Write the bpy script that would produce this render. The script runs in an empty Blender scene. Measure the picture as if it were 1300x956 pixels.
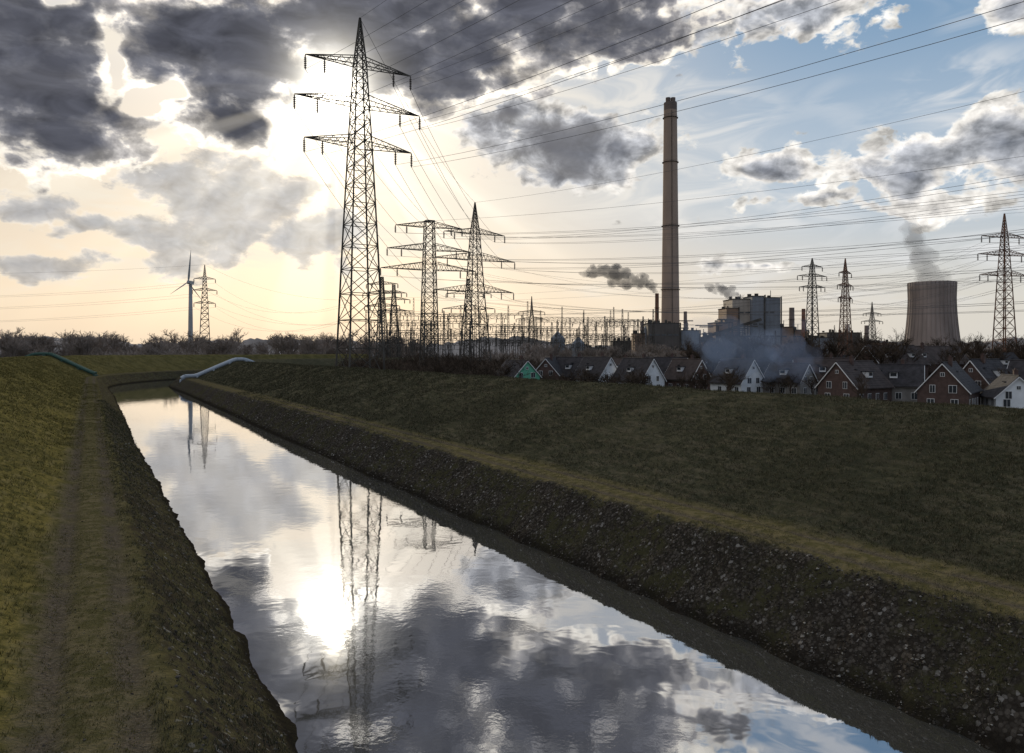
import bpy, math, random
import numpy as np
from mathutils import Vector, Matrix
random.seed(7); rng=np.random.default_rng(7)
scene=bpy.context.scene
col=scene.collection
scene.view_settings.view_transform='Standard'
try: scene.view_settings.look='None'
except Exception: pass
scene.view_settings.exposure=0; scene.view_settings.gamma=1

# ------------------------------------------------------------------ node helper
class S:
    """socket expression wrapper"""
    def __init__(s,nt,sock): s.nt=nt; s.k=sock
    def _m(s,op,o=None,c=None,clamp=False):
        n=s.nt.nodes.new('ShaderNodeMath'); n.operation=op; n.use_clamp=clamp
        s.nt.links.new(s.k,n.inputs[0])
        for i,q in ((1,o),(2,c)):
            if q is None: continue
            if isinstance(q,S): s.nt.links.new(q.k,n.inputs[i])
            else: n.inputs[i].default_value=q
        return S(s.nt,n.outputs[0])
    def __add__(s,o): return s._m('ADD',o)
    def __radd__(s,o): return s._m('ADD',o)
    def __sub__(s,o): return s._m('SUBTRACT',o)
    def __mul__(s,o): return s._m('MULTIPLY',o)
    def __rmul__(s,o): return s._m('MULTIPLY',o)
    def __truediv__(s,o): return s._m('DIVIDE',o)
    def mad(s,a,b): return s._m('MULTIPLY_ADD',a,b)
    def max(s,o): return s._m('MAXIMUM',o)
    def min(s,o): return s._m('MINIMUM',o)
    def pow(s,o): return s._m('POWER',o)
    def abs(s): return s._m('ABSOLUTE')
    def inv(s): return s.mad(-1.0,1.0)
    def clamp(s): return s._m('ADD',0.0,clamp=True)
    def step(s,a,b):
        n=s.nt.nodes.new('ShaderNodeMapRange'); n.interpolation_type='SMOOTHSTEP'
        s.nt.links.new(s.k,n.inputs[0]); n.inputs[1].default_value=a; n.inputs[2].default_value=b
        if a>b:
            n.inputs[1].default_value=b; n.inputs[2].default_value=a; n.inputs[3].default_value=1; n.inputs[4].default_value=0
        return S(s.nt,n.outputs[0])
def mixc(nt,f,a,b):
    n=nt.nodes.new('ShaderNodeMix'); n.data_type='RGBA'
    def put(i,v):
        if isinstance(v,S): nt.links.new(v.k,n.inputs[i])
        elif isinstance(v,(int,float)): n.inputs[i].default_value=v
        else: n.inputs[i].default_value=(v[0],v[1],v[2],1)
    put(0,f); put(6,a); put(7,b)
    return S(nt,n.outputs[2])
def vop(nt,op,a,b=None,c=None):
    n=nt.nodes.new('ShaderNodeVectorMath'); n.operation=op
    for i,q in ((0,a),(1,b),(2,c)):
        if q is None: continue
        if isinstance(q,S): nt.links.new(q.k,n.inputs[i])
        else: n.inputs[i].default_value=q
    return S(nt,n.outputs['Value'] if op in('LENGTH','DOT_PRODUCT','DISTANCE') else n.outputs[0])
def scalec(nt,c,f):
    n=nt.nodes.new('ShaderNodeVectorMath'); n.operation='SCALE'
    if isinstance(c,S): nt.links.new(c.k,n.inputs[0])
    else: n.inputs[0].default_value=c
    if isinstance(f,S): nt.links.new(f.k,n.inputs['Scale'])
    else: n.inputs['Scale'].default_value=f
    return S(nt,n.outputs[0])
def noise(nt,vec,scale,detail=6,rough=0.55,dist=0.0,out=0,lac=2.0,dim='3D'):
    n=nt.nodes.new('ShaderNodeTexNoise'); n.noise_dimensions=dim
    if vec is not None: nt.links.new(vec.k,n.inputs['Vector'])
    n.inputs['Scale'].default_value=scale; n.inputs['Detail'].default_value=detail
    n.inputs['Roughness'].default_value=rough; n.inputs['Distortion'].default_value=dist
    n.inputs['Lacunarity'].default_value=lac
    return S(nt,n.outputs[out])
def ramp(nt,f,stops):
    n=nt.nodes.new('ShaderNodeValToRGB'); nt.links.new(f.k,n.inputs[0]); cr=n.color_ramp
    while len(cr.elements)<len(stops): cr.elements.new(0.5)
    for e,(p,c) in zip(cr.elements,stops):
        e.position=p; e.color=(c[0],c[1],c[2],1)
    return S(nt,n.outputs[0])
def combine(nt,x,y,z):
    n=nt.nodes.new('ShaderNodeCombineXYZ')
    for i,q in enumerate((x,y,z)):
        if isinstance(q,S): nt.links.new(q.k,n.inputs[i])
        else: n.inputs[i].default_value=q
    return S(nt,n.outputs[0])
def sep(nt,v):
    n=nt.nodes.new('ShaderNodeSeparateXYZ'); nt.links.new(v.k,n.inputs[0])
    return [S(nt,n.outputs[i]) for i in range(3)]

# ------------------------------------------------------------------ world
SUN_AZ=-12.7; SUN_EL=18.2
sa,se=math.radians(SUN_AZ),math.radians(SUN_EL)
sundir=Vector((math.sin(sa)*math.cos(se),math.cos(sa)*math.cos(se),math.sin(se)))
w=bpy.data.worlds.new("World"); scene.world=w; w.use_nodes=True
nt=w.node_tree
for n in list(nt.nodes): nt.nodes.remove(n)
tc=nt.nodes.new('ShaderNodeTexCoord')
dirv=vop(nt,'NORMALIZE',S(nt,tc.outputs['Generated']))
dx,dy,dz=sep(nt,dirv)
A=dx._m('ARCTAN2',dy)*57.2958
E=dz._m('ARCSINE')*57.2958
sky=nt.nodes.new('ShaderNodeTexSky'); sky.sky_type='NISHITA'; sky.sun_disc=False
sky.sun_elevation=se; sky.sun_rotation=sa%(2*math.pi); sky.dust_density=2.0; sky.air_density=1.0
SK=scalec(nt,S(nt,sky.outputs[0]),0.08)
sdot=vop(nt,'DOT_PRODUCT',dirv,tuple(sundir))
ang=sdot.min(0.999999)._m('ARCCOSINE')*57.2958
vec=combine(nt,A,E*1.5,0.0)
wn=noise(nt,vec,0.16,2,0.5,out=1)
wv=vop(nt,'MULTIPLY',vop(nt,'SUBTRACT',wn,(0.5,0.5,0.5)),(8.0,5.0,0.0))
vecw=vop(nt,'ADD',combine(nt,A,E,0.0),wv)
n1=noise(nt,vec,0.22,6,0.54,0.2)
vec2=combine(nt,A+37.0,E*1.5+11.0,3.0)
n2=noise(nt,vec2,0.55,5,0.58,0.3)
hor=mixc(nt,A.step(-8,34),(0.83,0.68,0.52),(0.72,0.69,0.63))
mid=mixc(nt,A.step(-14,24),(0.72,0.63,0.52),(0.45,0.55,0.66))
zen=mixc(nt,A.step(-14,24),(0.66,0.66,0.66),(0.16,0.31,0.50))
c=mixc(nt,E.step(2.0,12.0),hor,mid)
c=mixc(nt,E.step(10.0,25.0),c,zen)
c=mixc(nt,0.10,c,SK)
vs=combine(nt,A*0.45+E*0.35,E*1.7-A*0.25,7.0)
ci=noise(nt,vs,0.30,4,0.58,0.6,dim='2D')
veil=noise(nt,combine(nt,A*0.6,E*1.1+33.0,0.0),0.12,2,0.5,dim='2D')
cm=(ci.step(0.38,0.68)*veil.step(0.30,0.56)*E.step(1,7)).clamp()
c=mixc(nt,cm*0.8,c,mixc(nt,A.step(-10,25),(0.88,0.80,0.67),(0.78,0.79,0.80)))
g1=(ang*-0.085)._m('EXPONENT'); g2=(ang*-0.30)._m('EXPONENT')
ra=(A-SUN_AZ)._m('ARCTAN2',(E-SUN_EL)*1.0)
rays=noise(nt,combine(nt,ra,0.0,0.0),4.2,2,0.5,dim='2D').step(0.42,0.66)*(ang*-0.09)._m('EXPONENT')*(E-SUN_EL).step(2.0,-4.0)
glow=vop(nt,'ADD',scalec(nt,(0.22,0.19,0.14),g1),scalec(nt,(1.05,0.97,0.82),g2))
c=vop(nt,'ADD',c,glow)
RAY=scalec(nt,(0.40,0.36,0.28),rays)

def ae(u,v):
    return math.degrees(math.atan(u)), math.degrees(math.atan(v/math.sqrt(1+u*u)))
def blob(vecin,u,v,ru,rv,amp=1.0):
    a,e=ae(u,v)
    k=57.3*(math.cos(math.radians(a))**1.3)
    ix,iy=1/(ru*k),1/(rv*k)
    q=vop(nt,'MULTIPLY_ADD',vecin,(ix,iy,0.0),(-a*ix,-e*iy,0.0))
    return vop(nt,'LENGTH',q).mad(-amp,amp)
def field(vecin,L):
    f=None
    for b in L:
        q=blob(vecin,*b); f=q if f is None else f._m('SMOOTH_MAX',q,0.25)
    return f.max(-1.0)
def nz(n,k): return n.mad(k,-0.5*k)
near=(ang*-0.05)._m('EXPONENT')
near2=(ang*-0.13)._m('EXPONENT')
# --- layer B : pale blue-grey cumulus low down on the left
B=field(vecw,[(-.43,.215,.075,.045),(-.36,.18,.10,.06),(-.25,.145,.06,.055,1.1),(-.45,.14,.07,.04),(-.29,.205,.05,.04),
   (-.60,.115,.09,.022,.8),(-.62,.2,.07,.025),(-.53,.165,.05,.02)])
dB=B+nz(n1,1.5)+nz(n2,1.7)
mB=dB.step(0.0,0.22)
litB=noise(nt,combine(nt,A*1.1+3.0,E*1.8+61.0,0.0),0.5,3,0.58,0.3,dim='2D')
cB=ramp(nt,dB.clamp(),[(0.0,(0.95,0.87,0.74)),(0.18,(0.70,0.65,0.59)),(0.36,(0.45,0.455,0.47)),(0.8,(0.32,0.345,0.39))])
cB=scalec(nt,cB,litB*1.2+0.4)
cB=vop(nt,'ADD',cB,scalec(nt,(0.30,0.26,0.19),g1*0.8))
c=mixc(nt,mB*0.80,c,cB)
# --- layer C : scattered cumulus
C=field(vecw,[(.075,.258,.105,.050,1.25),(-.01,.285,.065,.04,.9),(.14,.268,.06,.045),(.325,.237,.075,.034),(.50,.235,.11,.042),(.62,.255,.11,.052),
   (.35,.425,.11,.04,.8),(.24,.43,.07,.04,.8),(.63,.43,.05,.03,.7),(.45,.19,.18,.014,.5),(.30,.105,.06,.012,.5),(.9,.3,.2,.06),(1.3,.35,.3,.1)])
dC=C+nz(n1,1.4)+nz(n2,1.8)
mC=dC.step(0.0,0.26)
hs=(C*0.7+dC*0.4-A.step(8,24)*0.13)
cC=ramp(nt,hs.clamp(),[(0.0,(0.97,0.93,0.86)),(0.25,(0.84,0.80,0.75)),(0.46,(0.48,0.49,0.52)),(0.9,(0.22,0.235,0.275))])
litC=(n2-noise(nt,combine(nt,A+37.6,E*1.5+10.1,3.0),0.55,3,0.58,0.3))
cC=scalec(nt,cC,(litC*-2.2+1.0).max(0.45))
cC=mixc(nt,(hs.step(0.35,0.85)*near.step(0.25,0.5)*0.9).clamp(),cC,(0.10,0.105,0.13))
c=mixc(nt,mC*0.93,c,cC)
# --- layer A : heavy dark deck
Df=field(vecw,[(-.60,.37,.20,.14,1.1),(-.36,.385,.15,.12,1.1),(-.17,.41,.24,.095,1.2),(.05,.445,.20,.080,1.1),(-.35,.29,.06,.05),
  (-.55,.275,.10,.035),(-.08,.350,.12,.050),(-.3,.72,.8,.30,1.5),(.13,.41,.1,.05),(-1.2,.4,.4,.2,1)])
holes=field(vecw,[(-.50,.375,.028,.05,.8),(-.565,.445,.035,.018,.8),(-.235,.325,.045,.033,1.0),(-.275,.275,.045,.04,1.0),(-.46,.34,.025,.025,.7)])
dA=Df*1.5+nz(n1,1.7)+nz(n2,1.2)-holes.max(0.0)*2.0
mA=dA.step(0.0,0.24)
under2=(n1-noise(nt,combine(nt,A+0.6,E*1.5+1.6,0.0),0.22,4,0.54,0.2))
dAs=dA+under2*2.8
cA=ramp(nt,(dAs*0.8).clamp(),[(0.0,(1.0,0.94,0.83)),(0.15,(0.74,0.69,0.62)),(0.32,(0.29,0.285,0.30)),(0.54,(0.135,0.138,0.16)),(1.0,(0.088,0.092,0.114))])
tex=noise(nt,combine(nt,A*0.8+5.0,E*2.2+80.0,0.0),0.33,4,0.55,0.4,dim='2D')
cA=scalec(nt,cA,tex*1.7+0.25)
cA=vop(nt,'ADD',cA,scalec(nt,(1.6,1.42,1.12),near2*dA.step(0.9,0.0)))
c=mixc(nt,mA,c,cA)
c=vop(nt,'ADD',c,RAY)
core=(ang*-1.0)._m('EXPONENT')
c=vop(nt,'ADD',c,scalec(nt,(8.0,7.5,6.4),core))
c=mixc(nt,E.step(4.0,-0.5)*0.5,c,hor)
back=dy.step(0.2,-0.5)
c=mixc(nt,back*0.7,c,(0.42,0.47,0.55))
c=mixc(nt,E.step(0.0,-2.0),c,(0.06,0.06,0.05))
bg=nt.nodes.new('ShaderNodeBackground'); nt.links.new(c.k,bg.inputs[0]); bg.inputs[1].default_value=1.0
wo=nt.nodes.new('ShaderNodeOutputWorld'); nt.links.new(bg.outputs[0],wo.inputs[0])
try:
    w.cycles.sampling_method='MANUAL'; w.cycles.sample_map_resolution=512
except Exception: pass

sl=bpy.data.lights.new('sun','SUN'); sl.energy=2.3; sl.angle=math.radians(0.6); sl.color=(1,0.86,0.62)
so=bpy.data.objects.new('sun',sl); col.objects.link(so); so.rotation_euler=(-sundir).to_track_quat('-Z','Y').to_euler()

# ------------------------------------------------------------------ camera
cam=bpy.data.cameras.new('camera'); co=bpy.data.objects.new('camera',cam); col.objects.link(co)
co.location=(0,0,10); co.rotation_euler=(math.radians(90),0,0)
cam.sensor_width=36; cam.lens=27.7; cam.shift_y=-0.0238; cam.clip_end=20000; cam.clip_start=0.1
scene.camera=co

# ------------------------------------------------------------------ materials
def new_mat(name,diffuse=False):
    m=bpy.data.materials.new(name); m.use_nodes=True; t=m.node_tree
    b=t.nodes['Principled BSDF']
    if diffuse:
        t.nodes.remove(b); b=t.nodes.new('ShaderNodeBsdfDiffuse'); t.links.new(b.outputs[0],t.nodes['Material Output'].inputs[0])
    return m,t,b
def mat(name,color,rough=0.8,var=0.25,scale=0.6,metal=0.0,bump=0.0,c2=None,stretch=(1,1,1),flat=False):
    m,t,b=new_mat(name,flat)
    if not flat:
        b.inputs['Roughness'].default_value=rough; b.inputs['Metallic'].default_value=metal
    g=t.nodes.new('ShaderNodeNewGeometry'); p=vop(t,'MULTIPLY',S(t,g.outputs['Position']),stretch)
    n=noise(t,p,scale,0 if flat else 4,0.6)
    if c2 is None:
        lo=tuple(q*(1-var) for q in color); hi=tuple(min(1,q*(1+var)) for q in color)
    else: lo,hi=color,c2
    cc=ramp(t,n,[(0.3,lo),(0.7,hi)])
    t.links.new(cc.k,b.inputs[0])
    if bump:
        bn=t.nodes.new('ShaderNodeBump'); bn.inputs['Strength'].default_value=bump; bn.inputs['Distance'].default_value=0.1
        nn=noise(t,p,scale*6,4,0.6); t.links.new(nn.k,bn.inputs['Height']); t.links.new(bn.outputs[0],b.inputs['Normal'])
    return m
M={}
M['steel']=mat('galvanised_steel_dark',(0.078,0.073,0.068),0.7,0.3,0.3,flat=True)
M['steelred']=mat('painted_steel_rust',(0.16,0.085,0.06),0.7,0.3,0.3,flat=True)
M['steelfar']=mat('steel_haze_tint',(0.17,0.155,0.14),0.8,0.2,0.1,flat=True)  # distance haze painted in as a lighter steel colour
M['wire']=mat('conductor_cable',(0.11,0.11,0.12),0.5,0.1,0.3,flat=True)
M['insul']=mat('insulator_ceramic',(0.06,0.045,0.04),0.3,0.1,1)
M['concrete']=mat('chimney_concrete',(0.32,0.24,0.195),0.85,0.22,0.08,stretch=(1,1,0.25))
M['concdark']=mat('chimney_concrete_sooty',(0.13,0.10,0.09),0.85,0.3,0.1)
M['coolc']=mat('cooling_tower_concrete',(0.24,0.195,0.18),0.85,0.35,0.1,stretch=(1,1,0.15))
M['white']=mat('white_render',(0.66,0.69,0.74),0.7,0.14,0.5)
M['frame']=mat('white_paint',(0.68,0.69,0.72),0.5,0.05,0.5)
M['glass']=mat('window_glass',(0.03,0.035,0.045),0.1,0.3,0.8)
M['roof']=mat('dark_roof_tiles',(0.034,0.031,0.036),0.9,0.5,0.9,bump=0.4)
M['roofbrown']=mat('brown_roof_tiles',(0.052,0.039,0.037),0.9,0.45,0.7,bump=0.4)
M['brickh']=mat('red_brown_brick',(0.076,0.047,0.042),0.85,0.3,1.5)
M['green']=mat('green_render',(0.10,0.36,0.25),0.7,0.1,0.5)
M['beige']=mat('beige_render',(0.20,0.19,0.185),0.7,0.25,0.5)
M['indgrey']=mat('industrial_cladding_grey',(0.20,0.22,0.26),0.7,0.15,0.1)
M['indbrown']=mat('industrial_cladding_brown',(0.26,0.17,0.12),0.7,0.2,0.1)
M['indlight']=mat('industrial_cladding_light',(0.46,0.40,0.35),0.7,0.15,0.1)
M['inddark']=mat('industrial_dark',(0.10,0.088,0.083),0.7,0.3,0.1)
M['bark']=mat('bare_twigs',(0.065,0.05,0.04),0.9,0.4,0.3,flat=True)
M['barkfar']=mat('bare_twigs_haze_tint',(0.23,0.195,0.175),0.9,0.25,0.05,flat=True)  # twig colour lightened to stand in for aerial haze
M['barkvfar']=mat('woods_haze_tint',(0.32,0.29,0.28),0.9,0.3,0.01,flat=True)  # palest bark tone, air haze baked into the surface colour
M['turb']=mat('turbine_white',(0.28,0.29,0.31),0.5,0.05,0.1)
M['pgreen']=mat('green_pipe_paint',(0.035,0.08,0.065),0.9,0.2,0.3)
M['pgrey']=mat('grey_pipe_paint',(0.30,0.34,0.40),0.8,0.12,0.3)

# ------------------------------------------------------------------ mesh builder
class MB:
    def __init__(s): s.v=[]; s.f=[]; s.m=[]
    def prism(s,p0,p1,r0,r1=None,n=4,mi=0,cap=False):
        r1=r0 if r1 is None else r1
        p0=Vector(p0); p1=Vector(p1); d=p1-p0
        if d.length<1e-6: return
        d.normalize(); up=Vector((0,0,1)) if abs(d.z)<0.95 else Vector((1,0,0))
        a=d.cross(up).normalized(); b=d.cross(a)
        k=len(s.v)
        for p,r in ((p0,r0),(p1,r1)):
            for i in range(n):
                t=2*math.pi*(i+0.5)/n; s.v.append(p+a*(r*math.cos(t))+b*(r*math.sin(t)))
        for i in range(n):
            j=(i+1)%n; s.f.append((k+i,k+j,k+n+j,k+n+i)); s.m.append(mi)
        if cap:
            s.f.append(tuple(k+i for i in range(n))[::-1]); s.f.append(tuple(k+n+i for i in range(n))); s.m+= [mi,mi]
    def box(s,c,sz,mi=0,rot=0.0,base=None):
        cx,cy,cz=c; k=len(s.v); ca,sn=math.cos(rot),math.sin(rot)
        for z in(-.5,.5):
            for x,y in((-.5,-.5),(.5,-.5),(.5,.5),(-.5,.5)):
                X=x*sz[0]; Y=y*sz[1]
                s.v.append(Vector((cx+X*ca-Y*sn,cy+X*sn+Y*ca,cz+z*sz[2])))
        for q in((0,3,2,1),(4,5,6,7),(0,1,5,4),(1,2,6,5),(2,3,7,6),(3,0,4,7)):
            s.f.append(tuple(k+i for i in q)); s.m.append(mi)
    def poly(s,pts,mi=0):
        k=len(s.v); s.v+= [Vector(p) for p in pts]; s.f.append(tuple(range(k,k+len(pts)))); s.m.append(mi)
    def ring(s,prof,c=(0,0,0),n=24,mi=0,cap=False):
        k=len(s.v)
        for z,r in prof:
            for i in range(n):
                t=2*math.pi*i/n; s.v.append(Vector((c[0]+r*math.cos(t),c[1]+r*math.sin(t),c[2]+z)))
        for j in range(len(prof)-1):
            for i in range(n):
                i2=(i+1)%n; s.f.append((k+j*n+i,k+j*n+i2,k+(j+1)*n+i2,k+(j+1)*n+i)); s.m.append(mi)
        if cap: s.f.append(tuple(k+(len(prof)-1)*n+i for i in range(n))); s.m.append(mi)
    def mesh(s,name,mats,smooth=False):
        me=bpy.data.meshes.new(name); me.from_pydata([tuple(v) for v in s.v],[],s.f)
        for m in mats: me.materials.append(M[m] if isinstance(m,str) else m)
        me.polygons.foreach_set('material_index',s.m)
        if smooth: me.polygons.foreach_set('use_smooth',[True]*len(s.f))
        me.update(); return me
    def obj(s,name,mats,loc=(0,0,0),rot=0.0,parent=None,smooth=False):
        o=bpy.data.objects.new(name,s.mesh(name,mats,smooth)); col.objects.link(o)
        o.location=loc; o.rotation_euler=(0,0,rot)
        if parent: o.parent=parent
        return o
def empty(name,loc=(0,0,0),rot=0.0):
    o=bpy.data.objects.new(name,None); col.objects.link(o); o.location=loc; o.rotation_euler=(0,0,rot); o.empty_display_size=1; return o
def at(bt,y,z=-1.0): return (bt*y,y,z)     # bearing tangent, distance

# ------------------------------------------------------------------ numpy noise
tab=rng.random((256,256))
def vn(x,y):
    xi=np.floor(x).astype(int); yi=np.floor(y).astype(int); fx=x-xi; fy=y-yi
    fx=fx*fx*(3-2*fx); fy=fy*fy*(3-2*fy)
    g=lambda a,b: tab[a&255,b&255]
    return (g(xi,yi)*(1-fx)+g(xi+1,yi)*fx)*(1-fy)+(g(xi,yi+1)*(1-fx)+g(xi+1,yi+1)*fx)*fy-0.5
def fbm(x,y,o=4):
    r=0;a=1
    for i in range(o): r=r+a*vn(x*2**i+17.3*i,y*2**i+5.1*i); a*=0.5
    return r

# ------------------------------------------------------------------ canal corridor
dv=np.array([-0.4717,0.8817]); nv=np.array([0.8817,0.4717])
S0=240.0; R=120.0; TH=math.radians(52)
def pos(s,t):
    s=np.asarray(s,float); t=np.asarray(t,float)
    th=np.clip((s-S0)/R,0,TH); ex=np.clip(s-S0-R*TH,0,None); s1=np.minimum(s,S0)
    C=dv*S0+nv*(12+R)
    c_,s_=np.cos(th),np.sin(th)
    nx=nv[0]*c_-dv[0]*s_; ny=nv[1]*c_-dv[1]*s_; hx=dv[0]*c_+nv[0]*s_; hy=dv[1]*c_+nv[1]*s_
    X=C[0]-nx*(R+12-t)+hx*ex; Y=C[1]-ny*(R+12-t)+hy*ex
    st=s<=S0
    X=np.where(st,dv[0]*s+nv[0]*t,X); Y=np.where(st,dv[1]*s+nv[1]*t,Y)
    return X,Y
KT=[-60,-38,-17.5,-16.5,-13.4,-12.4,-2.0,-1.2,1.2,1.6,4.55,6.2,18.2,19.84,22.4,22.9,25.3,26.1,35.4,36.4,38.2,39.4,57,72]
KZ=[-1.8,-1.2,8.6,8.85,8.9,8.6,3.25,3.0,3.0,2.85,0.0,-.8,-.8,0.0,2.55,2.75,2.8,3.0,7.1,7.35,7.35,7.0,-1.2,-1.8]
def height(s,t):
    te=t+0.22*fbm(s*0.5,t*0.5,3)*((t>1)&(t<23))+0.5*vn(s*0.03,t*0+3)
    h=np.interp(te,KT,KZ)
    bank=((te>18.8)&(te<22.7)); bankl=((te>1.3)&(te<5.5))
    path=((te>-1.4)&(te<1.3))|((te>22.7)&(te<25.6))
    grass=(te<-1.4)|(te>25.6)
    h=h+np.where(bank,0.15*fbm(s*1.1,t*1.1,4)+0.05*vn(s*3.7,t*3.7),0)
    h=h+np.where(bankl,0.15*fbm(s*0.8,t*0.8,4)+0.04*vn(s*3.7,t*3.7),0)
    h=h+np.where(grass,0.17*fbm(s*0.22,t*0.45,4)+0.07*fbm(s*1.3+40,t*2.0,3),0)
    h=h+np.where(path,0.06*fbm(s*0.6,t*1.5,4),0)
    for r in(-0.8,0.75,23.4,24.9):
        h=h-0.10*np.exp(-((te-r)/0.25)**2)
    return h
sv=np.concatenate([np.arange(-40,0,2),np.arange(0,75,0.2),np.arange(75,150,0.45),np.arange(150,250,1.0),np.arange(250,470,2.0)])
tv=np.concatenate([np.arange(-60,-18,2),np.arange(-18,42,0.2),np.arange(42,73,1.5)])
SS,TT=np.meshgrid(sv,tv,indexing='ij')
ZZ=height(SS,TT)
XX,YY=pos(SS,TT)
def grid_mesh(name,XX,YY,ZZ,SS,TT,mats):
    ns,ntt=XX.shape
    V=np.stack([XX,YY,ZZ],-1).reshape(-1,3)
    idx=np.arange(ns*ntt).reshape(ns,ntt)
    F=np.stack([idx[:-1,:-1],idx[:-1,1:],idx[1:,1:],idx[1:,:-1]],-1).reshape(-1,4)
    me=bpy.data.meshes.new(name)
    me.vertices.add(len(V)); me.vertices.foreach_set('co',V.ravel())
    me.loops.add(F.size); me.loops.foreach_set('vertex_index',F.ravel().astype(np.int32))
    me.polygons.add(len(F)); me.polygons.foreach_set('loop_start',np.arange(0,F.size,4,dtype=np.int32)); me.polygons.foreach_set('loop_total',np.full(len(F),4,dtype=np.int32))
    me.polygons.foreach_set('use_smooth',np.ones(len(F),bool))
    uv=me.uv_layers.new(name='UVMap')
    U=np.stack([TT,SS],-1).reshape(-1,2)[F.ravel()]
    uv.data.foreach_set('uv',U.ravel().astype(np.float32))
    me.update(calc_edges=True); me.validate()
    for m in mats: me.materials.append(m)
    o=bpy.data.objects.new(name,me); col.objects.link(o); return o

# terrain material
m,t,b=new_mat('embankment_turf_and_rubble',True)
uvn=t.nodes.new('ShaderNodeUVMap'); uvn.uv_map='UVMap'; UV=S(t,uvn.outputs[0]); T_,S_,_=sep(t,UV)
g=t.nodes.new('ShaderNodeNewGeometry'); P=S(t,g.outputs['Position'])
na=noise(t,P,0.35,3,0.6); nb=noise(t,P,2.2,4,0.65); nc=noise(t,P,11.0,3,0.7); nl=noise(t,P,0.09,2,0.5)
strk=noise(t,combine(t,T_*2.6,S_*0.45,0.0),1.0,4,0.6,dim='2D')
Tw=T_+nz(na,1.2)+nz(nb,0.7)
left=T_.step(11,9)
far=S_.step(90,230)
gg=mixc(t,nb.step(0.35,0.65),(0.036,0.038,0.024),(0.066,0.063,0.040))
gg=mixc(t,(strk.step(0.46,0.66)*0.6),gg,(0.108,0.094,0.066))
gg=mixc(t,(nc.step(0.5,0.72)*0.5),gg,(0.15,0.133,0.10))
gg=mixc(t,(nb.step(0.54,0.68)*na.step(0.42,0.6)*0.65),gg,(0.042,0.033,0.025))
gg=mixc(t,nl.step(0.5,0.68)*0.4,gg,(0.032,0.033,0.022))
gl=mixc(t,nb.step(0.35,0.65),(0.070,0.065,0.024),(0.165,0.136,0.046))  # left slope turf: sunlit look painted in as brighter yellow
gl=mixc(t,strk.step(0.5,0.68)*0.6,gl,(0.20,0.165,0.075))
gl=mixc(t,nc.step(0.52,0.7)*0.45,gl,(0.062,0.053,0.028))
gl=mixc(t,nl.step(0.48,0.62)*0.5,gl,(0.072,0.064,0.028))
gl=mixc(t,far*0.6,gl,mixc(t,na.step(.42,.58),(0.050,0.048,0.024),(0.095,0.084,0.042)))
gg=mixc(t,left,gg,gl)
moss=mixc(t,nb.step(0.4,0.62),(0.080,0.072,0.032),(0.135,0.113,0.062))
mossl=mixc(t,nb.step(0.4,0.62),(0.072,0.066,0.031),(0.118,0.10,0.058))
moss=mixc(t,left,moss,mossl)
moss=mixc(t,far*0.6,moss,(0.056,0.052,0.03))
soil=mixc(t,nc.step(0.35,0.65),(0.058,0.048,0.040),(0.105,0.088,0.072))
lpm=Tw.step(-1.7,-1.2)*Tw.step(1.7,1.1); rpm=Tw.step(22.5,22.9)*Tw.step(26.0,25.1)
rut=None
for r in(-0.8,0.75,23.4,24.9):
    q=((T_+nz(nb,0.45)-r).abs()).step(0.50,0.08); rut=q if rut is None else rut.max(q)
pc=mixc(t,(rut*0.85*na.step(0.25,0.55)).clamp(),moss,soil)
pc=mixc(t,nc.step(.55,.7)*.35,pc,(0.14,0.125,0.095))
colr=mixc(t,(lpm+rpm).clamp(),gg,pc)
vor=t.nodes.new('ShaderNodeTexVoronoi'); t.links.new(P.k,vor.inputs['Vector']); vor.inputs['Scale'].default_value=8.5
vd=S(t,vor.outputs['Distance']); vc=S(t,vor.outputs['Color']); vr,_,_=sep(t,vc)
rub=mixc(t,vr.step(0.2,1.0),(0.032,0.028,0.024),(0.088,0.078,0.068))
rub=mixc(t,vd.step(0.35,0.75)*0.7,rub,(0.022,0.018,0.015))
rub=mixc(t,((vr.step(.94,.98))*0.7).clamp(),rub,(0.24,0.23,0.22))
rub=mixc(t,(na.step(0.44,0.56)*nb.step(0.36,0.58)*0.85),rub,(0.052,0.050,0.026))
lb=mixc(t,nb.step(0.4,0.6),(0.040,0.034,0.025),(0.070,0.063,0.032))
lb=mixc(t,na.step(0.5,0.62)*0.6,lb,(0.036,0.029,0.023))
lb=mixc(t,nc.step(0.56,0.7)*0.6,lb,(0.12,0.105,0.075))
lb=mixc(t,((vr.step(.95,.98))*0.6).clamp(),lb,(0.2,0.19,0.18))
rub=mixc(t,left,rub,lb)
bm=(Tw.step(1.1,1.7)*Tw.step(23.0,22.4)).clamp()
colr=mixc(t,bm,colr,rub)
_,_,pz=sep(t,P)
wet=(pz+nz(nb,0.25)).step(0.6,0.10)
colr=mixc(t,wet*bm*0.85,colr,(0.014,0.012,0.010))
t.links.new(colr.k,b.inputs[0])
bn=t.nodes.new('ShaderNodeBump'); bn.inputs['Strength'].default_value=0.9; bn.inputs['Distance'].default_value=0.16
hh=nb*0.8+nc*0.5
t.links.new(hh.k,bn.inputs['Height']); t.links.new(bn.outputs[0],b.inputs['Normal'])
grid_mesh('canal_embankment_terrain',XX,YY,ZZ,SS,TT,[m])

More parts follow.
